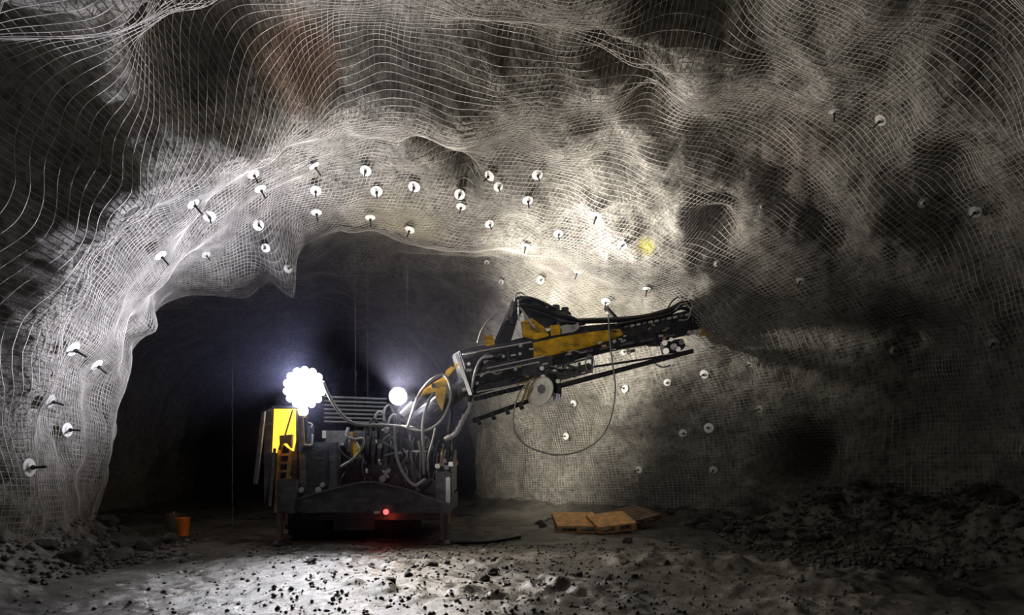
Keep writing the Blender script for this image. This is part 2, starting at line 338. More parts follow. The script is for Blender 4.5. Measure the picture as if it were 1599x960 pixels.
# ------------------------------------------------------------------ rock bolts with face plates
bn, bm_ = W.shape[:2]; idx = np.arange(bn*bm_).reshape(bn, bm_)
FF = np.stack([idx[:-1, :-1], idx[1:, :-1], idx[1:, 1:], idx[:-1, 1:]], -1).reshape(-1, 4)
bvh = BVHTree.FromPolygons([tuple(p) for p in W.reshape(-1, 3).tolist()], FF.tolist())
def hit(px, py):
    o = Vector((0, 0, CAM_H)); d = (P(px, py, 10)-o).normalized(); loc, n, i, dist = bvh.ray_cast(o, d)
    if loc is None: return None, None
    if n.dot(d) > 0: n = -n
    return loc, n
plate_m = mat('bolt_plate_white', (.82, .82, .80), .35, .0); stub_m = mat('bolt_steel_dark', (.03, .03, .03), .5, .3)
white_m = mat('bolt_plate_dull_shaded', (.45, .45, .42), .5)  # darker copy: shade put into the colour of the dim plates
BOLTS = [  # px, py, radius, label
 (395, 271, 1, 'white bolt plate on the roof, leftmost of the highest row'), (490, 258, 1, 'white bolt plate on the roof, second from left in the highest row'),
 (571, 266, 1, 'white bolt plate on the roof, third from left in the highest row'), (647, 291, 1.1, 'white bolt plate on the roof just below the small dark hollow'),
 (406, 294, 1, 'white bolt plate on the roof directly under the leftmost one of the highest row'), (493, 297, 1, 'white bolt plate on the roof, second from left in the second row'),
 (588, 298, 1.1, 'white bolt plate on the roof, third from left in the second row'), (494, 331, 1, 'white bolt plate on the roof, middle of the third row'),
 (578, 339, 1, 'white bolt plate on the roof, right one of the third row'), (403, 351, 1, 'white bolt plate on the roof, left one of the third row'),
 (301, 317, 1, 'white bolt plate on the left haunch, upper of a slanting pair'), (327, 337, 1, 'white bolt plate on the left haunch, lower of a slanting pair'),
 (250, 398, 1, 'white bolt plate on the rim of the left wall above the dark opening'), (640, 358, 1, 'white bolt plate on the roof brow over the opening, at its right end'),
 (415, 387, .8, 'small bolt plate on the roof brow left of the hanging rock point'), (321, 397, .8, 'dull bolt plate under the left end of the roof brow'),
 (449, 420, .8, 'small bolt plate on the hanging rock point over the opening'), (718, 303, 1, 'bolt plate at the tip of the dark triangular hollow'), (720, 322, .9, 'bolt plate just under the one at the dark triangular hollow'),
 (765, 274, 1, 'bolt plate on the right vault, leftmost and highest'), (778, 291, .9, 'bolt plate on the right vault under the leftmost highest one'), (839, 272, 1, 'bolt plate on the right vault level with the highest one'),
 (824, 312, 1, 'bolt plate on the right vault in the middle of its second row'), (764, 349, .9, 'bolt plate on the right vault above the edge of the opening'), (932, 335, 1, 'bolt plate on the right vault, right one of its second row'),
 (872, 364, .9, 'bolt plate in the middle of the right vault'), (821, 383, .9, 'bolt plate on the right vault above the drill boom peak, upper one'), (972, 382, .9, 'bolt plate on the right vault beside the yellow paint spot'),
 (902, 424, .9, 'bolt plate on the right wall above the middle of the boom'), (844, 437, .9, 'bolt plate on the right wall just above the boom peak'), (1010, 450, .9, 'bolt plate on the right wall above the boom end'),
 (946, 470, 1, 'bolt plate on the right wall just above the boom lever'), (783, 440, .6, 'faint small bolt plate left of the boom peak'), (760, 409, .6, 'faint small bolt plate beside the edge of the opening'),
 (1100, 584, 1.0, 'bright round bolt plate right of the boom end'), (1042, 597, .8, 'small bolt plate under the end of the drill rail'), (976, 607, .9, 'bolt plate under the middle of the drill rail'),
 (896, 629, .9, 'bright bolt plate inside the hose loop, upper one'), (884, 681, .9, 'bright bolt plate at the bottom of the hose loop'), (1107, 668, 1.1, 'bolt plate low on the right wall, right of a pair'),
 (1066, 676, .9, 'bolt plate low on the right wall, left of a pair'), (1114, 733, .9, 'lowest bolt plate on the right wall near the dark nook'), (998, 733, .9, 'lowest bolt plate on the right wall above the wooden pallets'),
 (974, 550, .7, 'faint bolt plate between the boom and the drill rail'),
 (113, 544, 1.2, 'bright bolt plate on the left wall, upper left of a pair'), (150, 569, 1.1, 'bright bolt plate on the left wall, right of a pair'), (78, 626, 1.0, 'dull bolt plate on the left wall below the bright pair'),
 (104, 671, 1.1, 'bolt plate in the middle of the lower left wall'), (44, 730, 1.2, 'bright bolt plate lowest on the left wall'),
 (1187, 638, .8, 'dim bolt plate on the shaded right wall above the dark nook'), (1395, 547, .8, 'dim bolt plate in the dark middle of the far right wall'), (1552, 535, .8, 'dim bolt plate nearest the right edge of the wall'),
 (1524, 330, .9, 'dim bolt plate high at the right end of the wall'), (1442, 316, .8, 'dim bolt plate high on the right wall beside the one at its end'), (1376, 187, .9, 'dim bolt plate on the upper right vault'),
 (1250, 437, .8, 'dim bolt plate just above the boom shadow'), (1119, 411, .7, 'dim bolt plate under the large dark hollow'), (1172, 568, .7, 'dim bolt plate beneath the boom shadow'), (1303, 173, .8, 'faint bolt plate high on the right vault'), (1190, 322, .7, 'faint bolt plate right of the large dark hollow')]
protos = {}
def plate_parts(dull):
    if dull in protos: return protos[dull]
    a = MB(); a.lathe((0, 0, 0), (0, 0, 1), [(0, .085), (.008, .088), (.012, .08), (.014, .055), (.03, .035), (.034, .022)], 20)
    pl = a.build('face_plate', white_m if dull else plate_m, smooth=False)
    b = MB(); b.cyl((0, 0, .03), (0, 0, .055), .024, n=6); nut = b.build('nut', stub_m)
    c = MB(); c.cyl((0, 0, .05), (0, 0, .17), .012, n=8); st = c.build('bolt_end', stub_m)
    ms = [(o.name.split('.')[0], o.data) for o in (pl, nut, st)]
    for o in (pl, nut, st): bpy.data.objects.remove(o)
    protos[dull] = ms; return ms
for (x, y, s_, lab) in BOLTS:
    loc, n = hit(x, y)
    if loc is None: print('MISS bolt', x, y); continue
    e = empty('rock_bolt', loc + n*.004); n = (n+Vector((random.uniform(-.1, .1), random.uniform(-.1, .1), random.uniform(-.1, .1)))).normalized()
    e.rotation_euler = n.to_track_quat('Z', 'Y').to_euler(); k = s_*1.0; e.scale = (k, k, k)
    tag(e, lab, 'rock bolt', 'rock bolts pinning the wire mesh')
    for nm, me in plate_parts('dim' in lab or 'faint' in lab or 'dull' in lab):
        o = bpy.data.objects.new(nm, me); C.objects.link(o); o.parent = e

# ------------------------------------------------------------------ the bolting rig
dk = mat('rig_dark_paint', (.075, .075, .088), .4, noise=.4, nscale=6, bump=.15)
dk2 = mat('rig_black_steel', (.035, .035, .04), .35, noise=.4, nscale=9, bump=.2)
grey = mat('rig_grey_steel', (.16, .16, .17), .4, .3, noise=.3, nscale=12)
pale = mat('pale_metal', (.62, .61, .60), .3, .2)
yel = mat('worn_yellow_paint', (.72, .42, .02), .42, noise=.35, nscale=5, bump=.1)
def grime(m, scale, lo, hi, dark):                     # dirt and chipped paint in patches over the paint colour
    nt = m.node_tree; b = nt.nodes['Principled BSDF']; src = b.inputs['Base Color'].links[0].from_socket
    tc = nt.nodes.new('ShaderNodeTexCoord'); mp = nt.nodes.new('ShaderNodeMapping'); mp.inputs['Scale'].default_value = (1, 1, 3.2); mp.inputs['Rotation'].default_value = (0, .2, 0)
    n = nt.nodes.new('ShaderNodeTexNoise'); n.inputs['Scale'].default_value = scale; n.inputs['Detail'].default_value = 8; n.inputs['Roughness'].default_value = .7
    nt.links.new(tc.outputs['Object'], mp.inputs[0]); nt.links.new(mp.outputs[0], n.inputs['Vector'])
    r = nt.nodes.new('ShaderNodeMapRange'); r.inputs[1].default_value = lo; r.inputs[2].default_value = hi; nt.links.new(n.outputs['Fac'], r.inputs[0])
    x = nt.nodes.new('ShaderNodeMix'); x.data_type = 'RGBA'; nt.links.new(r.outputs[0], x.inputs[0]); nt.links.new(src, x.inputs[6]); x.inputs[7].default_value = (*dark, 1); nt.links.new(x.outputs[2], b.inputs['Base Color'])
grime(yel, 3.5, .5, .66, (.06, .045, .025)); grime(dk, 4, .52, .68, (.20, .19, .18)); grime(dk2, 5, .55, .7, (.14, .13, .12))
tan = mat('dusty_tan_paint', (.38, .24, .11), .6, noise=.35, nscale=9)
hose_m = mat('grey_rubber_hose', (.34, .34, .33), .45)
hoseb = mat('black_rubber_hose', (.02, .02, .02), .4)
rub = mat('muddy_tyre_rubber', (.03, .028, .026), .8, noise=.4, nscale=7, bump=.4)
wht = mat('white_enamel', (.85, .84, .74), .3, noise=.1, nscale=20)
rig = empty('drill_rig', (*P(560, 850, 10.6).xy, 0)); rig.location.z = 0
tag(rig, 'dark roof-bolting drill rig with two floodlights and a yellow boom reaching right', 'drill rig')

# chassis, hood, guard
MB().box(466, 690, 530, 782, 9.85, 11.2).box(470, 782, 690, 812, 10.0, 13.0).box(520, 812, 584, 828, 9.95, 12.6).build('chassis', dk2, rig, .015)
g = MB().prism([(428, 801), (428, 784), (465, 778), (503, 767), (560, 753), (584, 752), (640, 765), (662, 774), (703, 787), (703, 801)], 9.6, 9.72).build('front_guard', dk, rig, .012)
m = MB(); a = [(428, 784), (465, 778), (503, 767), (560, 753), (584, 752), (640, 765), (662, 774), (703, 787)]
for p, q in zip(a[:-1], a[1:]): m.beam(P(p[0], p[1], 9.59), P(q[0], q[1], 9.59), .05, .022)
m.build('guard_lip', grey, g)
MB().box(552, 782, 576, 784, 9.585, 9.6).build('name_strip', grey, g)
MB().box(584, 798, 592, 802, 9.57, 9.6).build('reflector', pale, g)
MB().prism([(530, 756), (532, 694), (548, 672), (640, 672), (655, 700), (655, 768), (560, 752)], 10.2, 12.4).build('engine_hood', dk, rig, .03)
b = MB().box(466, 690, 528, 776, 9.72, 9.9).build('left_hood', dk, rig, .02)
MB().box(478, 702, 512, 760, 9.70, 9.72).build('hatch', dk2, b, .004)
MB().cyl(P(519, 730, 9.66), P(519, 722, 9.66), .012).build('latch', grey, b)
b = MB().box(507, 672, 541, 698, 9.8, 10.2).build('control_box', grey, rig, .015)
MB().box(503, 672, 509, 684, 9.78, 9.82).build('reflector', pale, b)
for k in range(3): MB().box(513+k*9, 690, 518+k*9, 695, 9.77, 9.8).build('lever_knob', pale, b)
MB().box(541, 674, 552, 706, 9.9, 10.1).build('hose_box', tan, rig, .01)
b = MB().box(551, 692, 560, 716, 9.8, 9.95).build('valve', yel, rig, .01)
# exhaust or grab rail on the left hood
MB().tube([P(465, 698, 9.7), P(467, 694, 9.7), P(484, 695, 9.7), P(487, 692, 9.7), P(488, 678, 9.7)], .018, sub=5).build('grab_rail', pale, rig, smooth=True)
MB().prism([(474, 663), (485, 663), (484, 692), (472, 692)], 9.75, 9.95).build('side_mirror', mat('blue_grey_panel', (.12, .14, .2), .2), rig, .01)
MB().tube([P(476, 664, 9.74), P(480, 660, 9.74), P(487, 662, 9.74), P(486, 668, 9.74)], .012).build('mirror_arm', pale, rig, smooth=True)
# right service block
b = MB().box(655, 700, 704, 770, 10.1, 11.2).build('valve_cabinet', dk2, rig, .02)
for k in range(5): MB().box(634+k*7, 706, 638+k*7, 720, 9.75, 9.85).build('valve_spool', grey, rig, .004)
MB().box(632, 703, 668, 706, 9.72, 9.9).build('valve_bank', pale, rig, .004)
MB().prism([(638, 722), (660, 720), (664, 746), (650, 756), (640, 742)], 9.8, 10.1).build('hydraulic_tank', mat('olive_tank', (.10, .11, .08), .5), rig, .02)
for (x, y, r) in ((597, 748, .05), (606, 735, .035), (600, 728, .03), (470, 765, .04), (503, 757, .035), (497, 765, .045), (617, 762, .03), (652, 764, .03), (593, 697, .035), (603, 672, .04)):
    MB().cyl(P(x, y, 9.62), P(x+2, y-2, 9.75), r, r*.8, 12).build('fitting', pale if r > .034 else grey, rig)
MB().beam(P(596, 672, 9.65), P(608, 666, 9.7), .05, .03).beam(P(599, 735, 9.6), P(606, 745, 9.65), .05, .03).build('linkage', pale, rig)
for i, (x, y) in enumerate(((683, 727), (690, 724), (697, 729), (704, 724), (711, 722), (694, 719))):
    MB().box(x-4, y-3, x+4, y+4, 9.6, 9.7).build('coupling', [pale, tan, grey][i % 3], rig, .01)
MB().cyl(P(689, 722, 9.62), P(691, 702, 9.62), .018).build('hydraulic_stub', tan, rig)

# wheels
def wheel(cx, wpx, D, r):
    c = P(cx, 0, D); c.z = r+.01; hw = wpx*D/FPX/2
    t = MB(); t.lathe(c-Vector((hw, 0, 0)), (1, 0, 0), [(0, r*.62), (.02, r*.9), (.10, r*.98), (2*hw-.10, r*.98), (2*hw-.02, r*.9), (2*hw, r*.62)], 32)
    for k in range(18):
        a = 2*PI*k/18
        for s in (-1, 1):
            p = c+Vector((s*hw*.5, math.cos(a+s*.08)*r, math.sin(a+s*.08)*r)); q = c+Vector((s*hw*.02, math.cos(a+s*.08+.14)*r, math.sin(a+s*.08+.14)*r))
            t.beam(p+Vector((s*hw*.42, 0, 0)), q, .09, .05, up=(0, math.cos(a), math.sin(a)))
    w_ = t.build('wheel', rub, rig)
    MB().lathe(c-Vector((hw+.01, 0, 0)), (1, 0, 0), [(0, r*.5), (.03, r*.6), (2*hw-.01, r*.6), (2*hw+.02, r*.5)], 24).build('rim', grey, w_)
wheel(490, 66, 10.6, .50); wheel(632, 48, 11.0, .45); wheel(492, 60, 13.2, .50); wheel(634, 46, 13.4, .45)
# jacks
for x0, x1, y0, y1, lx, D in ((432, 461, 748, 802, 437, 9.55), (680, 706, 736, 788, 692, 9.65)):
    b = MB().box(x0, y0, x1, y1, D, D+.3).build('jack_housing', dk, rig, .02)
    zt = P(0, y1-25, D).z; fx = P(lx, 0, D+.15).x; fy = D+.15; z0 = fz(fx, fy)
    MB().cyl((fx, fy, z0+.06), (fx, fy, zt), .045, n=16).build('jack_leg', grey, b, smooth=False)
    MB().cyl((fx+.09, fy+.02, z0+.3), (fx+.09, fy+.02, zt), .025, n=12).build('jack_pipe', tan, b)
    MB().lathe((fx, fy, z0-.02), (0, 0, 1), [(0, .19), (.035, .19), (.05, .12), (.09, .07)], 20).build('jack_foot', dk2, b)
MB().box(696, 745, 703, 786, 9.58, 9.64).build('jack_bracket', pale, rig, .01)
MB().box(455, 690, 464, 800, 9.75, 9.9).build('side_post', dk, rig, .01)
# left mast: amber panel with lamplight put into it as glow, tan ladder, leaning post
amber = mat('glowing_amber_panel', (.9, .5, .03), .4, emit=(1.0, .56, .05), es=1.7)
cabf = MB().prism([(412, 642), (427, 636), (427, 708), (412, 790)], 9.55, 9.85).prism([(462, 640), (466, 640), (466, 706), (462, 706)], 9.5, 9.8).box(424, 634, 466, 638, 9.48, 9.8).build('cab_frame', dk, rig, .008)
wn = MB().prism([(428, 638), (461, 638), (461, 684), (457, 704), (449, 699), (436, 688), (430, 707), (425, 706)], 9.5, 9.56).build('amber_panel', amber, cabf)
MB().beam(P(457, 640, 9.47), P(445, 680, 9.47), .018, .018).build('wiper', dk2, cabf)
MB().prism([(436, 680), (456, 678), (454, 700), (448, 692), (441, 692), (437, 704)], 9.42, 9.5).build('seat_bracket', tan, cabf, .005)
ld = MB().beam(P(437, 702, 9.6), P(431, 800, 9.6), .05, .05).beam(P(455, 700, 9.6), P(446, 778, 9.6), .05, .05).build('ladder', tan, rig, .005)
for k in range(6): MB().beam(P(437-k*.9, 710+k*13, 9.6), P(454-k*1.3, 709+k*13, 9.6), .035, .035).build('rung', tan, ld)
MB().beam(P(412, 642, 9.35), P(399, 756, 9.35), .065, .05).build('canopy_post', grey, rig, .008)
MB().beam(P(429, 700, 9.45), P(421, 790, 9.5), .03, .03).build('guide_rod', grey, rig)
MB().lathe(P(472, 652, 9.55), (0, 0, 1), [(0, .05), (.03, .055)], 16).beam(P(472, 652, 9.55), P(474, 695, 9.6), .035, .035).build('beacon_stem', tan, rig)
bc = MB().lathe(P(473, 648, 9.55), (0, 0, 1), [(0, .05), (.03, .075), (.09, .075), (.13, .04)], 20).build('beacon', mat('lit_beacon', (1, .8, .5), .3, emit=(1, .72, .38), es=6), rig, smooth=True)
# floodlights: housing, lens, fins and yoke
for L_, aimv, r, hx, es in ((LAMP1, (.08, -1, .04), .26, (476, 690), 28), (LAMP2, (.05, -1, .04), .14, (622, 675), 24)):
    ax = Vector(aimv).normalized(); h = MB().lathe(L_-ax*.05, -ax, [(0, r), (.03, r*1.04), (.14, r*.9), (.2, r*.5)], 28).build('floodlight', dk2, rig)
    MB().lathe(L_-ax*.05, ax, [(0, r*.93), (.03, r*.93), (.10, r*.7), (.13, r*.3)], 28).build('lens', mat('lit_lens%d' % int(es), (1, 1, 1), .3, emit=(.93, .95, 1), es=es), h, smooth=True)
    if r > .2:
        for k in range(14): a = k*PI/7+.2; MB().lathe(L_+Vector((math.cos(a)*r*1.0, .0, math.sin(a)*r*1.0)), ax, [(-.08, .04), (-.02, .055), (.0, .055), (.02, .03)], 12).build('lens', MATS['lit_lens28'], h, smooth=True)  # ring of small glowing lenses added, with the wide lens, to imitate glare
    MB().cyl(L_+Vector((0, .12, -r*.9)), P(hx[0], hx[1], 9.75), .03).build('lamp_pole', dk2, h)
c = LAMP2+Vector((.16, .30, 0)); h = MB().lathe(c, (-.62, -.8, 0), [(0, .09), (.03, .095), (.12, .08), (.16, .04)], 20).beam(c, LAMP2+Vector((0, .1, -.05)), .03, .03).build('rear_fill_lamp', dk2, rig)  # housing added for the rear fill light
MB().lathe(c, (.62, .8, 0), [(0, .085), (.015, .07)], 20).build('lens', MATS['lit_lens24'], h)
# horizontal pipe rack behind
rk = MB().beam(P(508, 618, 11.3), P(508, 690, 11.3), .04, .04).beam(P(604, 622, 11.3), P(604, 690, 11.3), .04, .04).build('pipe_rack', dk, rig)
for k in range(7): MB().cyl(P(506, 619+k*6.5, 11.25), P(604, 623+k*6.2, 11.25), .018, n=8).build('pipe', mat('blue_grey_pipe', (.3, .34, .42), .35), rk)
for (x, y) in ((592, 650), (606, 640), (614, 655), (583, 662), (625, 664)):
    MB().tube([P(x-8, y+18, 9.8), P(x-6, y, 9.75), P(x+2, y-8, 9.75), P(x+8, y+4, 9.8), P(x+9, y+22, 9.9)], .02).build('hose', hoseb if x % 2 else hose_m, rig, smooth=True)
MB().beam(P(590, 668, 9.9), P(640, 668, 9.9), .12, .08).beam(P(600, 668, 9.85), P(604, 640, 9.85), .03, .03).build('hose_bracket', dk2, rig, .01)

# boom, running right and back towards the wall
def Db(x): return 9.75+(x-700)/400*2.0
def Bp(x, y, off=0): return P(x, y, Db(x)+off)
def bprism(m, pts, off, th):
    a = [Bp(x, y, off) for x, y in pts]; o_ = Vector((-.35, .93, 0))*th; n = len(a)
    va = [m.bm.verts.new(p) for p in a]; vb = [m.bm.verts.new(p+o_) for p in a]
    m.bm.faces.new(va); m.bm.faces.new(vb[::-1])
    for i in range(n): m.bm.faces.new((va[i], vb[i], vb[(i+1) % n], va[(i+1) % n]))
    return m
MB().cyl(P(640, 668, 10.1), P(742, 590, 10.1), .17, .13, 16).beam(P(632, 690, 10.1), P(650, 660, 10.1), .4, .3).build('boom_arm', dk, rig)
MB().cyl(P(632, 645, 9.7), P(700, 588, 9.7), .05, n=14).build('lift_cylinder', grey, rig)
MB().cyl(P(628, 648, 9.62), P(646, 630, 9.62), .055, n=12).build('cylinder_end', pale, rig)
yb = MB().prism([(646, 622), (662, 608), (676, 598), (691, 589), (700, 586), (697, 606), (694, 624), (690, 642), (682, 626), (679, 612), (664, 616)], 9.45, 9.52).build('boom_bracket', yel, rig, .006)
MB().cyl(P(677, 602, 9.42), P(677, 602, 9.47), .035).build('pin', dk2, yb)
MB().prism([(694, 588), (697, 578), (706, 571), (708, 577), (700, 588)], 9.45, 9.55).beam(P(700, 586, 9.5), P(716, 566, 9.5), .03, .03).build('boom_link', yel, rig, .004)
MB().beam(P(713, 553, 9.45), P(735, 617, 9.45), .055, .05).build('white_strut', pale, rig, .008)
bb = bprism(MB(), [(716, 548), (745, 540), (800, 533), (836, 530), (866, 545), (862, 582), (842, 590), (800, 600), (740, 618), (728, 590)], -.05, .42).build('boom_body', dk, rig, .02)
for pts in ([(722, 560), (790, 545), (792, 562), (728, 577)], [(735, 590), (815, 570), (817, 584), (738, 604)], [(795, 543), (832, 536), (834, 560), (798, 566)]):
    bprism(MB(), pts, -.10, .06).build('side_plate', dk2, bb, .008)
for (x, y) in ((732, 568), (760, 562), (786, 556), (745, 598), (805, 576), (812, 552)): MB().cyl(Bp(x, y, -.14), Bp(x, y, -.08), .028, n=8).build('bolt_head', grey, bb)
m = MB()
for (x0, y0, x1, y1) in ((722, 553, 830, 534), (745, 612, 806, 601), (742, 586, 838, 566), (760, 575, 850, 556)): m.cyl(Bp(x0, y0, -.13), Bp(x1, y1, -.13), .012, n=8)
m.build('hydraulic_line', pale, bb)
m = MB()
for k in range(9): m.beam(Bp(745+k*8, 622-k*2.0, 0), Bp(750+k*8, 620.5-k*2.0, 0), .25, .07)
m.build('track_teeth', dk2, bb)
fb = bprism(MB(), [(755, 541), (830, 524), (872, 512), (965, 504), (1020, 497), (1085, 482), (1099, 494), (1101, 516), (1060, 526), (1030, 535), (970, 545), (905, 560), (862, 578), (830, 566)], .02, .22).build('feed_beam', dk2, rig, .015)
yc = bprism(MB(), [(832, 535), (872, 526), (930, 517), (968, 513), (974, 522), (940, 536), (905, 545), (860, 555), (833, 560)], -.06, .08).build('yellow_cover', yel, fb, .008)
m = MB()
for k in range(5): m.beam(Bp(905+k*32, 551-k*6, -.03), Bp(925+k*32, 547-k*6, -.03), .05, .04)
m.build('slide_rail', grey, fb)
for k in range(11):
    x = 975+k*9.6; MB().cyl(Bp(x, 511-k*1.9, -.06), Bp(x+5, 510-k*1.9, -.06), .022, n=8).build('hose_clamp', pale if k % 3 else grey, fb)
MB().tube([Bp(868, 505, -.02), Bp(910, 501, -.02), Bp(965, 499, -.02), Bp(1010, 494, -.02), Bp(1045, 484, -.02), Bp(1068, 473, -.02), Bp(1085, 480, 0), Bp(1090, 502, 0)], .05).build('feed_hose', hoseb, rig, smooth=True)
MB().tube([Bp(960, 508, -.06), Bp(1000, 500, -.06), Bp(1040, 492, -.06), Bp(1062, 481, -.06), Bp(1080, 487, -.06), Bp(1082, 506, -.06)], .032).build('feed_hose', hoseb, rig, smooth=True)
MB().tube([Bp(1040, 486, 0), Bp(1050, 470, 0), Bp(1062, 463, 0), Bp(1074, 470, 0), Bp(1072, 484, 0)], .014).build('hose', hoseb, rig, smooth=True)
MB().tube([Bp(1054, 484, -.1), Bp(1066, 474, -.1), Bp(1078, 482, -.1), Bp(1074, 498, -.1), Bp(1060, 500, -.1)], .014).build('hose', hose_m, rig, smooth=True)
MB().beam(Bp(948, 483, 0), Bp(970, 505, 0), .09, .05).cyl(Bp(947, 481, -.04), Bp(950, 485, .04), .05).build('feed_lever', dk2, rig, .006)
MB().cyl(Bp(948, 486, -.02), Bp(952, 489, -.02), .03).build('lever_tip', pale, rig)
# boom peak: swing arm, hose bundle, yellow plate, pale bracket
bprism(MB(), [(774, 538), (800, 478), (806, 464), (818, 460), (826, 470), (808, 500), (798, 535)], -.02, .2).build('swing_arm', dk2, rig, .02)
random.seed(3)
for k in range(7):
    j = lambda a: random.uniform(-a, a)
    MB().tube([Bp(795+j(6), 500+j(6), j(.08)), Bp(806+j(4), 472+k*2, j(.1)), Bp(832+j(5), 466+k*4, j(.1)), Bp(858+j(5), 480+k*3, j(.1)), Bp(890+j(5), 494+k*2, j(.1)), Bp(912, 505, 0)], .035).build('hose', hoseb, rig, smooth=True)
bprism(MB(), [(822, 478), (850, 474), (872, 483), (892, 486), (896, 506), (850, 512), (826, 500)], .02, .2).build('rotation_head', dk2, rig, .02)
for x, y in ((836, 471), (868, 480), (882, 484)): MB().box(x-5, y-5, x+6, y+6, Db(x)-.05, Db(x)+.12).build('head_block', dk2, rig, .01)
bprism(MB(), [(815, 502), (830, 496), (850, 510), (858, 524), (838, 530), (818, 526)], -.05, .06).build('pivot_plate', yel, rig, .006)
bprism(MB(), [(861, 508), (874, 506), (876, 522), (862, 524)], -.08, .06).build('pivot_plate', yel, rig, .006)
bprism(MB(), [(755, 524), (770, 522), (773, 538), (760, 541)], -.05, .06).build('pivot_plate', yel, rig, .006)
pb = bprism(MB(), [(877, 508), (903, 503), (905, 512), (897, 518), (879, 521)], -.10, .06).build('pale_bracket', pale, rig, .004)
MB().cyl(Bp(895, 511, -.14), Bp(895, 511, -.1), .03).build('pin', dk2, pb)
MB().cyl(Bp(809, 468, -.1), Bp(810, 500, -.1), .014).cyl(Bp(812, 480, -.1), Bp(835, 512, -.1), .014).build('steel_line', pale, rig)
MB().tube([Bp(803, 470, -.05), Bp(806, 460, -.05), Bp(814, 457, -.05), Bp(820, 464, -.05), Bp(814, 470, -.05)], .012).build('hose', hose_m, rig, smooth=True)
# carriage beneath the boom, drill rail and rod
cg = MB()
for a_, b_ in (((845, 578), (925, 558)), ((850, 598), (925, 580)), ((925, 556), (922, 582)), ((880, 570), (884, 592)), ((905, 566), (900, 586)), ((855, 580), (898, 588)), ((885, 570), (920, 580))): cg.beam(Bp(*a_, .05), Bp(*b_, .05), .05, .035)
cg.build('carriage', grey, rig, .004)
bprism(MB(), [(866, 580), (922, 566), (922, 578), (868, 594)], .12, .15).build('drill_motor', mat('olive_tank', (.1, .11, .08), .5), rig, .015)
MB().tube([Bp(921+13*math.sin(k*PI/6)*.5, 567-13*math.cos(k*PI/6), -.05) for k in range(13)], .011, sub=3).build('hose', hose_m, rig, smooth=True)
MB().beam(Bp(860, 606, .05), Bp(1081, 548, .05), .09, .085).build('drill_rail', dk2, rig, .01)
MB().cyl(Bp(924, 573, .02), Bp(1044, 555, .02), .02).build('drill_rod', dk2, rig)
ec = bprism(MB(), [(1036, 534), (1066, 528), (1072, 540), (1060, 550), (1040, 552)], 0, .16).build('rod_clamp', dk2, rig, .015)
for x, y, r, mm in ((1038, 535, .05, pale), (1040, 548, .055, pale), (1052, 541, .06, grey), (1064, 534, .05, dk2), (1059, 545, .045, pale), (1048, 565, .05, pale), (1048, 530, .035, pale)):
    MB().cyl(Bp(x, y, -.09), Bp(x, y, .02), r, n=14).build('roller', mm, ec)
MB().tube([Bp(1036+13*math.sin(k*PI/6), 564-9*math.cos(k*PI/6), -.02) for k in range(13)], .012, sub=3).build('hose', hoseb, rig, smooth=True)
for x, y in ((1077, 519), (1085, 518), (1092, 517)): MB().box(x-3, y-3, x+3, y+3, Db(x)-.04, Db(x)).build('lug', pale, fb)
bprism(MB(), [(1094, 512), (1104, 510), (1106, 522), (1096, 524)], -.04, .08).build('yellow_tip', yel, fb, .004)
bprism(MB(), [(1010, 532), (1030, 528), (1032, 540), (1016, 540)], -.02, .1).build('stop_block', dk2, fb, .01)
# lower thrust rod, white dish
MB().beam(P(738, 657, 10.0), Bp(836, 622), .06, .07).build('thrust_rod', dk2, rig, .008)
for k in range(4): MB().cyl(P(745+k*22, 659-k*8, 9.9+k*.1), P(751+k*22, 657-k*8, 9.9+k*.1), .055).build('rod_collar', dk2, rig)
dsh = MB().lathe(Bp(845, 612, -.28), (-.62, -.74, .28), [(0, .05), (-.02, .18), (.0, .24), (.035, .25), (.02, .18), (.0, .05)], 28).build('white_dish', wht, rig, smooth=True)
MB().cyl(Bp(845, 608, -.36), Bp(848, 606, -.1), .06, .09).build('hub', dk2, dsh)
m = MB()
for a_, b_ in (((815, 628), (828, 592)), ((822, 622), (838, 596)), ((808, 600), (842, 590)), ((830, 600), (846, 586))): m.beam(Bp(*a_, -.1), Bp(*b_, -.1), .035, .03)
m.build('dish_strut', tan, rig)
bprism(MB(), [(850, 585), (864, 582), (878, 600), (877, 622), (868, 616), (858, 600)], -.1, .18).build('gear_case', dk2, rig, .015)
for k in range(3): MB().box(864+k*4, 613+k, 867+k*4, 628-k*2, Db(868)-.16, Db(868)-.1).build('cooling_fin', mat('blue_white_metal', (.7, .74, .9), .3), rig)
for x, y in ((846, 575), (848, 588), (852, 596), (871, 595)): MB().cyl(Bp(x, y, -.2), Bp(x+2, y, -.1), .035).build('fitting', pale, rig)

h = MB().lathe(LAMP3, (-.85, -.2, -.4), [(0, .07), (.03, .075), (.1, .06), (.14, .03)], 20).beam(LAMP3, LAMP3+Vector((.0, -.9, .05)), .04, .04).build('boom_fill_lamp', dk2, rig)  # hidden housing added for the fill lamp on the right wall
MB().lathe(LAMP3, (.85, .2, .4), [(0, .065), (.015, .05)], 20).build('lens', mat('lit_lens20', (1, 1, 1), .3, emit=(1, .95, .85), es=20), h)
h = MB().lathe(LAMP4, (-.8, .25, -.62), [(0, .06), (.03, .065), (.1, .05), (.14, .03)], 20).beam(LAMP4, LAMP4+Vector((.0, -.45, -.1)), .04, .04).build('boom_fill_lamp', dk2, rig)  # hidden housing added for the fill lamp on the upper vault
MB().lathe(LAMP4, (.8, -.25, .62), [(0, .055), (.015, .045)], 20).build('lens', MATS['lit_lens20'], h)
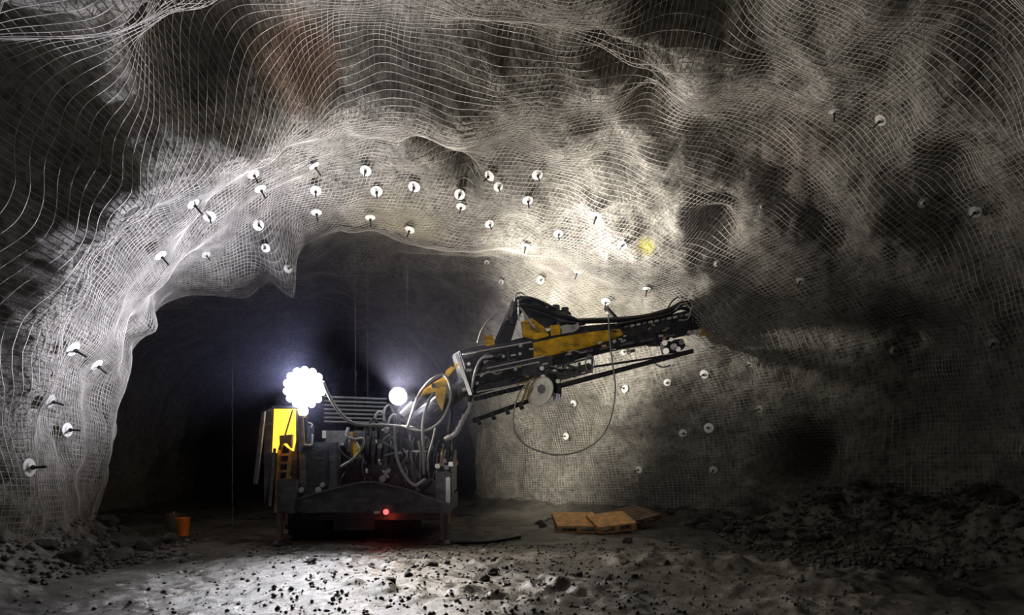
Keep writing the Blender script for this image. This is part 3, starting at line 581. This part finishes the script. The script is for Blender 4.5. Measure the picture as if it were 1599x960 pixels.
# hoses and chains hanging about the rig
def hose(pts, r=.02, m=hose_m, nm='hose'): MB().tube(pts, r).build(nm, m, rig, smooth=True)
hose([P(505, 597, 9.45), P(513, 616, 9.4), P(526, 638, 9.4), P(542, 655, 9.4), P(562, 663, 9.4), P(600, 664, 9.4), P(640, 667, 9.45), P(652, 672, 9.6)], .024)
hose([P(636, 668, 9.4), P(645, 640, 9.4), P(655, 615, 9.4), P(672, 594, 9.4), P(692, 585, 9.4), P(702, 600, 9.4), P(703, 625, 9.4), P(690, 655, 9.4), P(668, 671, 9.4), P(645, 671, 9.4), P(628, 665, 9.4)], .02)
hose([P(616, 664, 9.4), P(617, 690, 9.4), P(622, 720, 9.4), P(632, 742, 9.4), P(646, 757, 9.4), P(656, 754, 9.4), P(664, 748, 9.5)], .024)
hose([P(678, 612, 9.4), P(667, 632, 9.4), P(660, 662, 9.4), P(661, 700, 9.4), P(662, 740, 9.5)], .02)
hose([P(544, 668, 9.55), P(541, 680, 9.5), P(553, 686, 9.5), P(567, 685, 9.5), P(565, 700, 9.5), P(552, 716, 9.5), P(532, 729, 9.5)], .022)
hose([P(680, 668, 9.5), P(675, 690, 9.5), P(669, 712, 9.5), P(668, 735, 9.6)], .018)
hose([P(700, 600, 9.6), P(705, 640, 9.5), P(700, 680, 9.5), P(704, 712, 9.6)], .022, hoseb)
hose([P(735, 617, 9.6), P(742, 580, 9.6), P(752, 560, 9.6), P(770, 556, 9.6)], .02)
hose([P(736, 618, 9.55), P(728, 640, 9.5), P(715, 660, 9.5), P(702, 690, 9.5), P(700, 720, 9.6)], .026, hoseb)
for k in range(12): hose([P(640+k*6.5, 690+random.uniform(-12, 8), 9.75), P(640+k*6+random.uniform(-6, 6), 712, 9.7), P(645+k*5, 735+random.uniform(-8, 12), 9.8)], random.choice((.012, .018)), random.choice((hoseb, hoseb, hose_m)))
for k in range(9): hose([P(570+k*9, 668, 9.95), P(572+k*9+random.uniform(-6, 6), 690+random.uniform(-8, 8), 9.85), P(566+k*10, 725+random.uniform(-10, 20), 10.1)], .02, hoseb)
ch = [(735, 628), (733, 640), (727, 648), (722, 658), (717, 668), (712, 677), (704, 682), (694, 686)]
for p, q in zip(ch[:-1], ch[1:]): MB().cyl(P(p[0], p[1], 9.45), P(q[0], q[1], 9.45), .045, .03, 8).build('chain_link', mat('dull_link', (.42, .40, .40), .4, .3), rig)
MB().tube([Bp(745, 535, -.1), Bp(752, 515, -.1), Bp(765, 497, -.1), Bp(780, 486, -.1), Bp(800, 480, -.1)], .010).build('cable', hose_m, rig, smooth=True)
loop = [(833, 590), (812, 612), (803, 640), (803, 668), (815, 690), (838, 703), (868, 710), (900, 706), (930, 691), (948, 668), (957, 640), (961, 605), (957, 570), (952, 530), (950, 490)]
MB().tube([Bp(x, y, -.15) for x, y in loop], .013).build('looped_cable', hose_m, rig, smooth=True)
# small fittings, clips and short hoses all over the boom and the front of the rig
random.seed(11)
for k in range(46):
    t = random.random(); x = 722+t*355; yt = 552-t*58; yb_ = 618-t*88; y = yt+(yb_-yt)*random.random()
    if 832 < x < 975 and y < 560-(x-832)*.25: continue
    o_ = -.12 if x < 866 else -.05
    if k % 9: MB().cyl(Bp(x, y, o_), Bp(x+random.uniform(3, 9), y-random.uniform(0, 3), o_-.03), random.uniform(.012, .028), n=8).build('fitting', random.choice((pale, grey, grey, tan)), rig)
    else: MB().tube([Bp(x, y, o_), Bp(x+12, y-8, o_-.05), Bp(x+26, y-4, o_-.04), Bp(x+34, y-9, o_+.03)], .013, sub=4).build('hose', random.choice((hoseb, hose_m, grey)), rig, smooth=True)
for k in range(40):
    x = random.uniform(535, 700); y = random.uniform(672, 750)
    if k % 2: MB().cyl(P(x, y, 9.72), P(x+random.uniform(-5, 5), y+random.uniform(-5, 5), 9.66), random.uniform(.012, .03), n=8).build('fitting', random.choice((pale, grey, grey)), rig)
    else: MB().tube([P(x, y, 9.75), P(x+random.uniform(-12, 12), y+12, 9.66), P(x+random.uniform(-10, 14), y+26, 9.7), P(x+random.uniform(-10, 20), y+34, 9.85)], random.choice((.012, .018)), sub=4).build('hose', random.choice((hoseb, hoseb, grey)), rig, smooth=True)
# red tail lamp
MB().lathe(P(603, 799, 9.6), (0, -1, 0), [(0, .04), (.03, .04), (.05, .02)], 16).build('red_lamp', mat('lit_red', (1, .05, .05), .3, emit=(1, .08, .08), es=3), rig, smooth=True)
l = bpy.data.lights.new('red_lamp_glow', 'POINT'); l.energy = 1.2; l.color = (1, .1, .05); l.shadow_soft_size = .03; o = bpy.data.objects.new('red_lamp_glow', l); C.objects.link(o); o.location = P(600, 812, 9.7)
l = bpy.data.lights.new('beacon_glow', 'POINT'); l.energy = 6; l.color = (1, .55, .2); l.shadow_soft_size = .05; o = bpy.data.objects.new('beacon_glow', l); C.objects.link(o); o.location = P(440, 690, 10.1)
# cable lying on the floor
pts = [(692, 9.9), (715, 9.75), (745, 9.7), (780, 9.85), (812, 10.2)]
q = []
for x, D in pts: p = P(x, 0, D); q.append(Vector((p.x, p.y, fz(p.x, p.y)+.03)))
o = MB().tube(q, .028).build('power_cable', hoseb, None, smooth=True); tag(o, 'black cable lying on the wet floor beside the right jack', 'cable')

# ------------------------------------------------------------------ bucket, barrel, pallets
c = P(286, 838, 10.55); zb = fz(c.x, c.y)
bk = empty('bucket', (c.x, c.y, zb)); tag(bk, 'orange plastic bucket on the floor behind the left pillar', 'bucket')
org = mat('orange_plastic', (.75, .22, .03), .4, noise=.2)
m = MB(); m.lathe((c.x, c.y, zb), (0, 0, 1), [(0, .085), (.28, .105), (.285, .112), (.30, .112), (.30, .1), (.03, .08)], 24); m.build('pail', org, bk)
MB().tube([(c.x-.11, c.y, zb+.27), (c.x-.06, c.y-.05, zb+.34), (c.x+.05, c.y-.05, zb+.34), (c.x+.11, c.y, zb+.27)], .006).build('handle', grey, bk)
c = P(268, 838, 10.75); zb = fz(c.x, c.y)
br = empty('drum', (c.x, c.y, zb)); tag(br, 'small dark grey drum standing left of the orange bucket', 'drum')
MB().lathe((c.x, c.y, zb), (0, 0, 1), [(0, .085), (.01, .09), (.11, .09), (.12, .095), (.13, .09), (.24, .09), (.25, .095), (.26, .09), (.35, .09), (.36, .08)], 24).build('shell', mat('drum_grey', (.1, .09, .07), .5), br)
MB().cyl((c.x+.03, c.y, zb+.36), (c.x+.03, c.y, zb+.39), .02).build('cap', tan, br)
woods = [mat('pine_orange', (.78, .43, .16), .6, noise=.25, nscale=7), mat('pine_brown', (.48, .27, .13), .65, noise=.3, nscale=6), mat('old_wood', (.16, .11, .07), .7, noise=.3, nscale=6)]
def pallet(px, py, D, rot, lab, W_=.78, dep=1.0, wm=0, zoff=0):
    p = P(px, py, D); e = empty('wooden_pallet', p+Vector((0, 0, zoff))); tag(e, lab, 'pallet', 'pallets by the right wall')
    def brd(nm, x0, x1, y0, y1, z0, z1, m_):
        b = MB(); vs = [b.bm.verts.new((x, y, z)) for z in (z0, z1) for x, y in ((x0, y0), (x1, y0), (x1, y1), (x0, y1))]
        for f in ((0, 1, 2, 3), (7, 6, 5, 4), (0, 4, 5, 1), (1, 5, 6, 2), (2, 6, 7, 3), (3, 7, 4, 0)): b.bm.faces.new([vs[i] for i in f])
        bmesh.ops.recalc_face_normals(b.bm, faces=b.bm.faces); me = bpy.data.meshes.new(nm); b.bm.to_mesh(me); b.bm.free(); me.materials.append(m_)
        o = bpy.data.objects.new(nm, me); C.objects.link(o); o.parent = e
    for i in range(6):                                     # deck of six boards running left to right
        y = i*dep/6; brd('deck_board', 0, W_, y+.006, y+dep/6-.006, .105, .128, woods[wm])
    for j in range(3):
        x = j*(W_-.09)/2
        brd('bearer', x, x+.09, 0.01, dep, .02, .104, woods[min(2, wm+1)])
    for i in range(3):
        y = i*(dep-.1)/2; brd('bottom_board', 0, W_, y, y+.1, 0, .02, woods[min(2, wm+1)])
    e.rotation_euler = [math.radians(a) for a in rot]; return e
pallet(870, 832, 11.15, (9, 0, 2), 'orange-brown wooden pallet with open slots, left of the pile by the right wall')
pallet(935, 834, 10.9, (10, -6, 8), 'orange-brown wooden pallet tilted up to the right, in the middle of the pile', W_=.68, dep=.8)
pallet(985, 826, 11.5, (9, -10, 26), 'dark weathered wooden pallet at the right rear of the pile', W_=.72, dep=.8, wm=2)

# ------------------------------------------------------------------ broken rock
def rock_mesh(seed, flat=.75, sub=2):
    rnd = random.Random(seed); bm = bmesh.new(); bmesh.ops.create_icosphere(bm, subdivisions=sub, radius=1)
    pl = [(Vector((rnd.gauss(0, 1), rnd.gauss(0, 1), rnd.gauss(0, 1))).normalized(), rnd.uniform(.5, .85)) for _ in range(9)]
    for v in bm.verts:
        for n, d in pl:
            k = v.co.dot(n)
            if k > d: v.co -= n*(k-d)
        v.co += Vector((rnd.uniform(-1, 1), rnd.uniform(-1, 1), rnd.uniform(-1, 1)))*.035; v.co.z *= flat
    me = bpy.data.meshes.new('rock'); bm.to_mesh(me); bm.free(); me.materials.append(rubm); return me
rubm = rock_mat('broken_rock', [], (.05, .047, .043), (.11, .10, .09), (.24, .22, .19), wet=.35)
RM = [rock_mesh(i, .6+.05*(i % 5)) for i in range(9)]
rr = random.Random(21)
def clus(n, fx, fy, smin, smax, lab, grp, pw=2.2, cond=None, split=None):
    k = 0; tries = 0; made = []
    while k < n and tries < n*30:
        tries += 1; x, y = fx(), fy()
        if cond and not cond(x, y): continue
        s = smin+(smax-smin)*rr.random()**pw
        o = bpy.data.objects.new('rock', RM[rr.randrange(len(RM))]); C.objects.link(o)
        sx, sy = s*rr.uniform(.8, 1.3), s*rr.uniform(.8, 1.3)
        o.location = (x, y, fz(x, y)+s*.22); o.scale = (sx, sy, s); o.rotation_euler = (rr.uniform(-.3, .3), rr.uniform(-.3, .3), rr.uniform(0, 6.28))
        tag(o, lab, 'rock', grp); k += 1; made.append((s, x, y, o))
    if not split: return
    px = [799.5+m[1]/m[2]*FPX for m in made]; a, b = np.percentile(px, [33, 67]); dm = float(np.median([m[2] for m in made])); zones = {}
    for m, p in zip(made, px): zones.setdefault(('left end of' if p < a else 'right end of' if p > b else 'middle of', 'rear' if m[2] > dm else 'front'), []).append(m)
    for (z, fb_), ms in zones.items():
        ms.sort(key=lambda t: -t[0])
        for i, m in enumerate(ms):
            m[3]['label'] = ('largest ' if i == 0 else 'second largest ' if i == 1 else '')+split+' at the '+z+' '+grp+(', near side' if fb_ == 'front' else ', far side')
            m[3]['group'] = grp+', '+z.replace(' of', '')+' '+fb_
bankc = lambda x, y: xr(y)-2.3 < x < xr(y)-.25
clus(130, lambda: rr.uniform(3.2, 7.2), lambda: rr.uniform(7.6, 12.2), .04, .17, 'broken grey rock in the rubble bank along the foot of the right wall', 'rubble along the right wall', cond=bankc, split='broken rock')
clus(26, lambda: rr.uniform(.3, 4.2), lambda: rr.uniform(11.3, 13.6), .03, .12, 'broken rock lying around the wooden pallets', 'rubble around the pallets', cond=lambda x, y: x < xr(y)-.3 and not (.7 < x < 2.9 and 10.8 < y < 12.6))
clus(45, lambda: rr.uniform(-7.3, -5.0), lambda: rr.uniform(7.0, 10.6), .04, .2, 'broken grey rock heaped at the foot of the left pillar', 'rubble under the left pillar', cond=lambda x, y: xl(y)+.3 < x < xl(y)+1.4, split='broken rock')
clus(50, lambda: rr.gauss(.1, 1.1), lambda: rr.uniform(6.2, 8.6), .02, .085, 'dark stone in the churned mud in the middle of the floor', 'churned mud stones', split='dark stone')
clus(14, lambda: rr.uniform(-5.2, -3.8), lambda: rr.uniform(7.5, 9.2), .02, .09, 'small loose stone on the wet floor in front of the left pillar', 'loose stones on the left')
clus(40, lambda: rr.uniform(1.2, 5.0), lambda: rr.uniform(6.3, 9.8), .02, .08, 'loose stone between the wheel ruts on the right', 'loose stones between the ruts', split='small stone')
# gravel too small to count
def gravel(n, fx, fy, smin, smax, lab):
    V0 = np.array([(1, 0, 0), (-1, 0, 0), (0, 1, 0), (0, -1, 0), (0, 0, 1), (0, 0, -1)], float); F0 = np.array([(0, 2, 4), (2, 1, 4), (1, 3, 4), (3, 0, 4), (2, 0, 5), (1, 2, 5), (3, 1, 5), (0, 3, 5)])
    g = np.random.default_rng(5+n); x = fx(g, n); y = fy(g, n); ok = (x > xl(y)+.1) & (x < xr(y)-.1); x, y = x[ok], y[ok]; n = len(x)
    s = smin+(smax-smin)*g.random(n)**3; z = floor_h(x[:, None], y[:, None])[:, 0]
    V = V0[None]*(s[:, None, None])*g.uniform(.6, 1.3, (n, 6, 1)); a = g.uniform(0, 6.28, n); ca, sa = np.cos(a)[:, None], np.sin(a)[:, None]
    V = np.stack([V[..., 0]*ca-V[..., 1]*sa+x[:, None], V[..., 0]*sa+V[..., 1]*ca+y[:, None], V[..., 2]*.8+z[:, None]+s[:, None]*.3], -1)
    F = (F0[None]+6*np.arange(n)[:, None, None]).reshape(-1, 3)
    o = link('gravel', raw_mesh('gravel', V.reshape(-1, 3), F), rubm); tag(o, lab, 'gravel', kind='stuff')
gravel(9000, lambda g, n: 3.4+g.random(n)*4.2, lambda g, n: 7+g.random(n)*5.8, .01, .05, 'fine broken rock scattered over the right rubble bank')
gravel(4200, lambda g, n: g.normal(-.1, 2.2, n), lambda g, n: 5.0+g.random(n)*4.6, .006, .03, 'small gravel scattered over the muddy floor')
gravel(3500, lambda g, n: -7.4+g.random(n)*2.8, lambda g, n: 6.2+g.random(n)*4.4, .008, .05, 'fine broken rock at the foot of the left pillar')
# water dripping from the roof in thin strings
wat = mat('dripping_water', (.5, .5, .56), .15)
for px, D in ((363, 12.2), (555, 11.9), (574, 12.4), (636, 12.0), (655, 12.6)):
    x, y = (px-799.5)*D/FPX, D; zt = 5.2
    loc, n, i, d = bvh.ray_cast(Vector((x, y, 2)), Vector((0, 0, 1)))
    if loc: zt = loc.z
    o = MB().cyl((x, y, fz(x, y)), (x, y, zt), .0025, .0025, 5).build('water_trickle', wat); tag(o, 'thin string of water dripping from the roof behind the rig', 'water', 'water strings behind the rig')
# ------------------------------------------------------------------ dusty haze round and behind the rig
hz = bpy.data.materials.new('dusty_haze'); hz.use_nodes = True; nt = hz.node_tree; nt.nodes.clear()
ou = nt.nodes.new('ShaderNodeOutputMaterial'); vs = nt.nodes.new('ShaderNodeVolumeScatter'); vs.inputs['Density'].default_value = .016; vs.inputs['Anisotropy'].default_value = .55; vs.inputs['Color'].default_value = (.62, .64, 1.0, 1)
nt.links.new(vs.outputs[0], ou.inputs['Volume'])
bm = bmesh.new(); bmesh.ops.create_cube(bm, size=1); me = bpy.data.meshes.new('haze'); bm.to_mesh(me); bm.free(); me.transform(Matrix.Diagonal((24, 17, 5.6, 1))); me.materials.append(hz)
o = bpy.data.objects.new('haze', me); C.objects.link(o); o.location = (-4, 8.9+8.5, 2.9); tag(o, 'thin bluish dust haze hanging in the drive around and behind the rig', 'haze', kind='stuff')
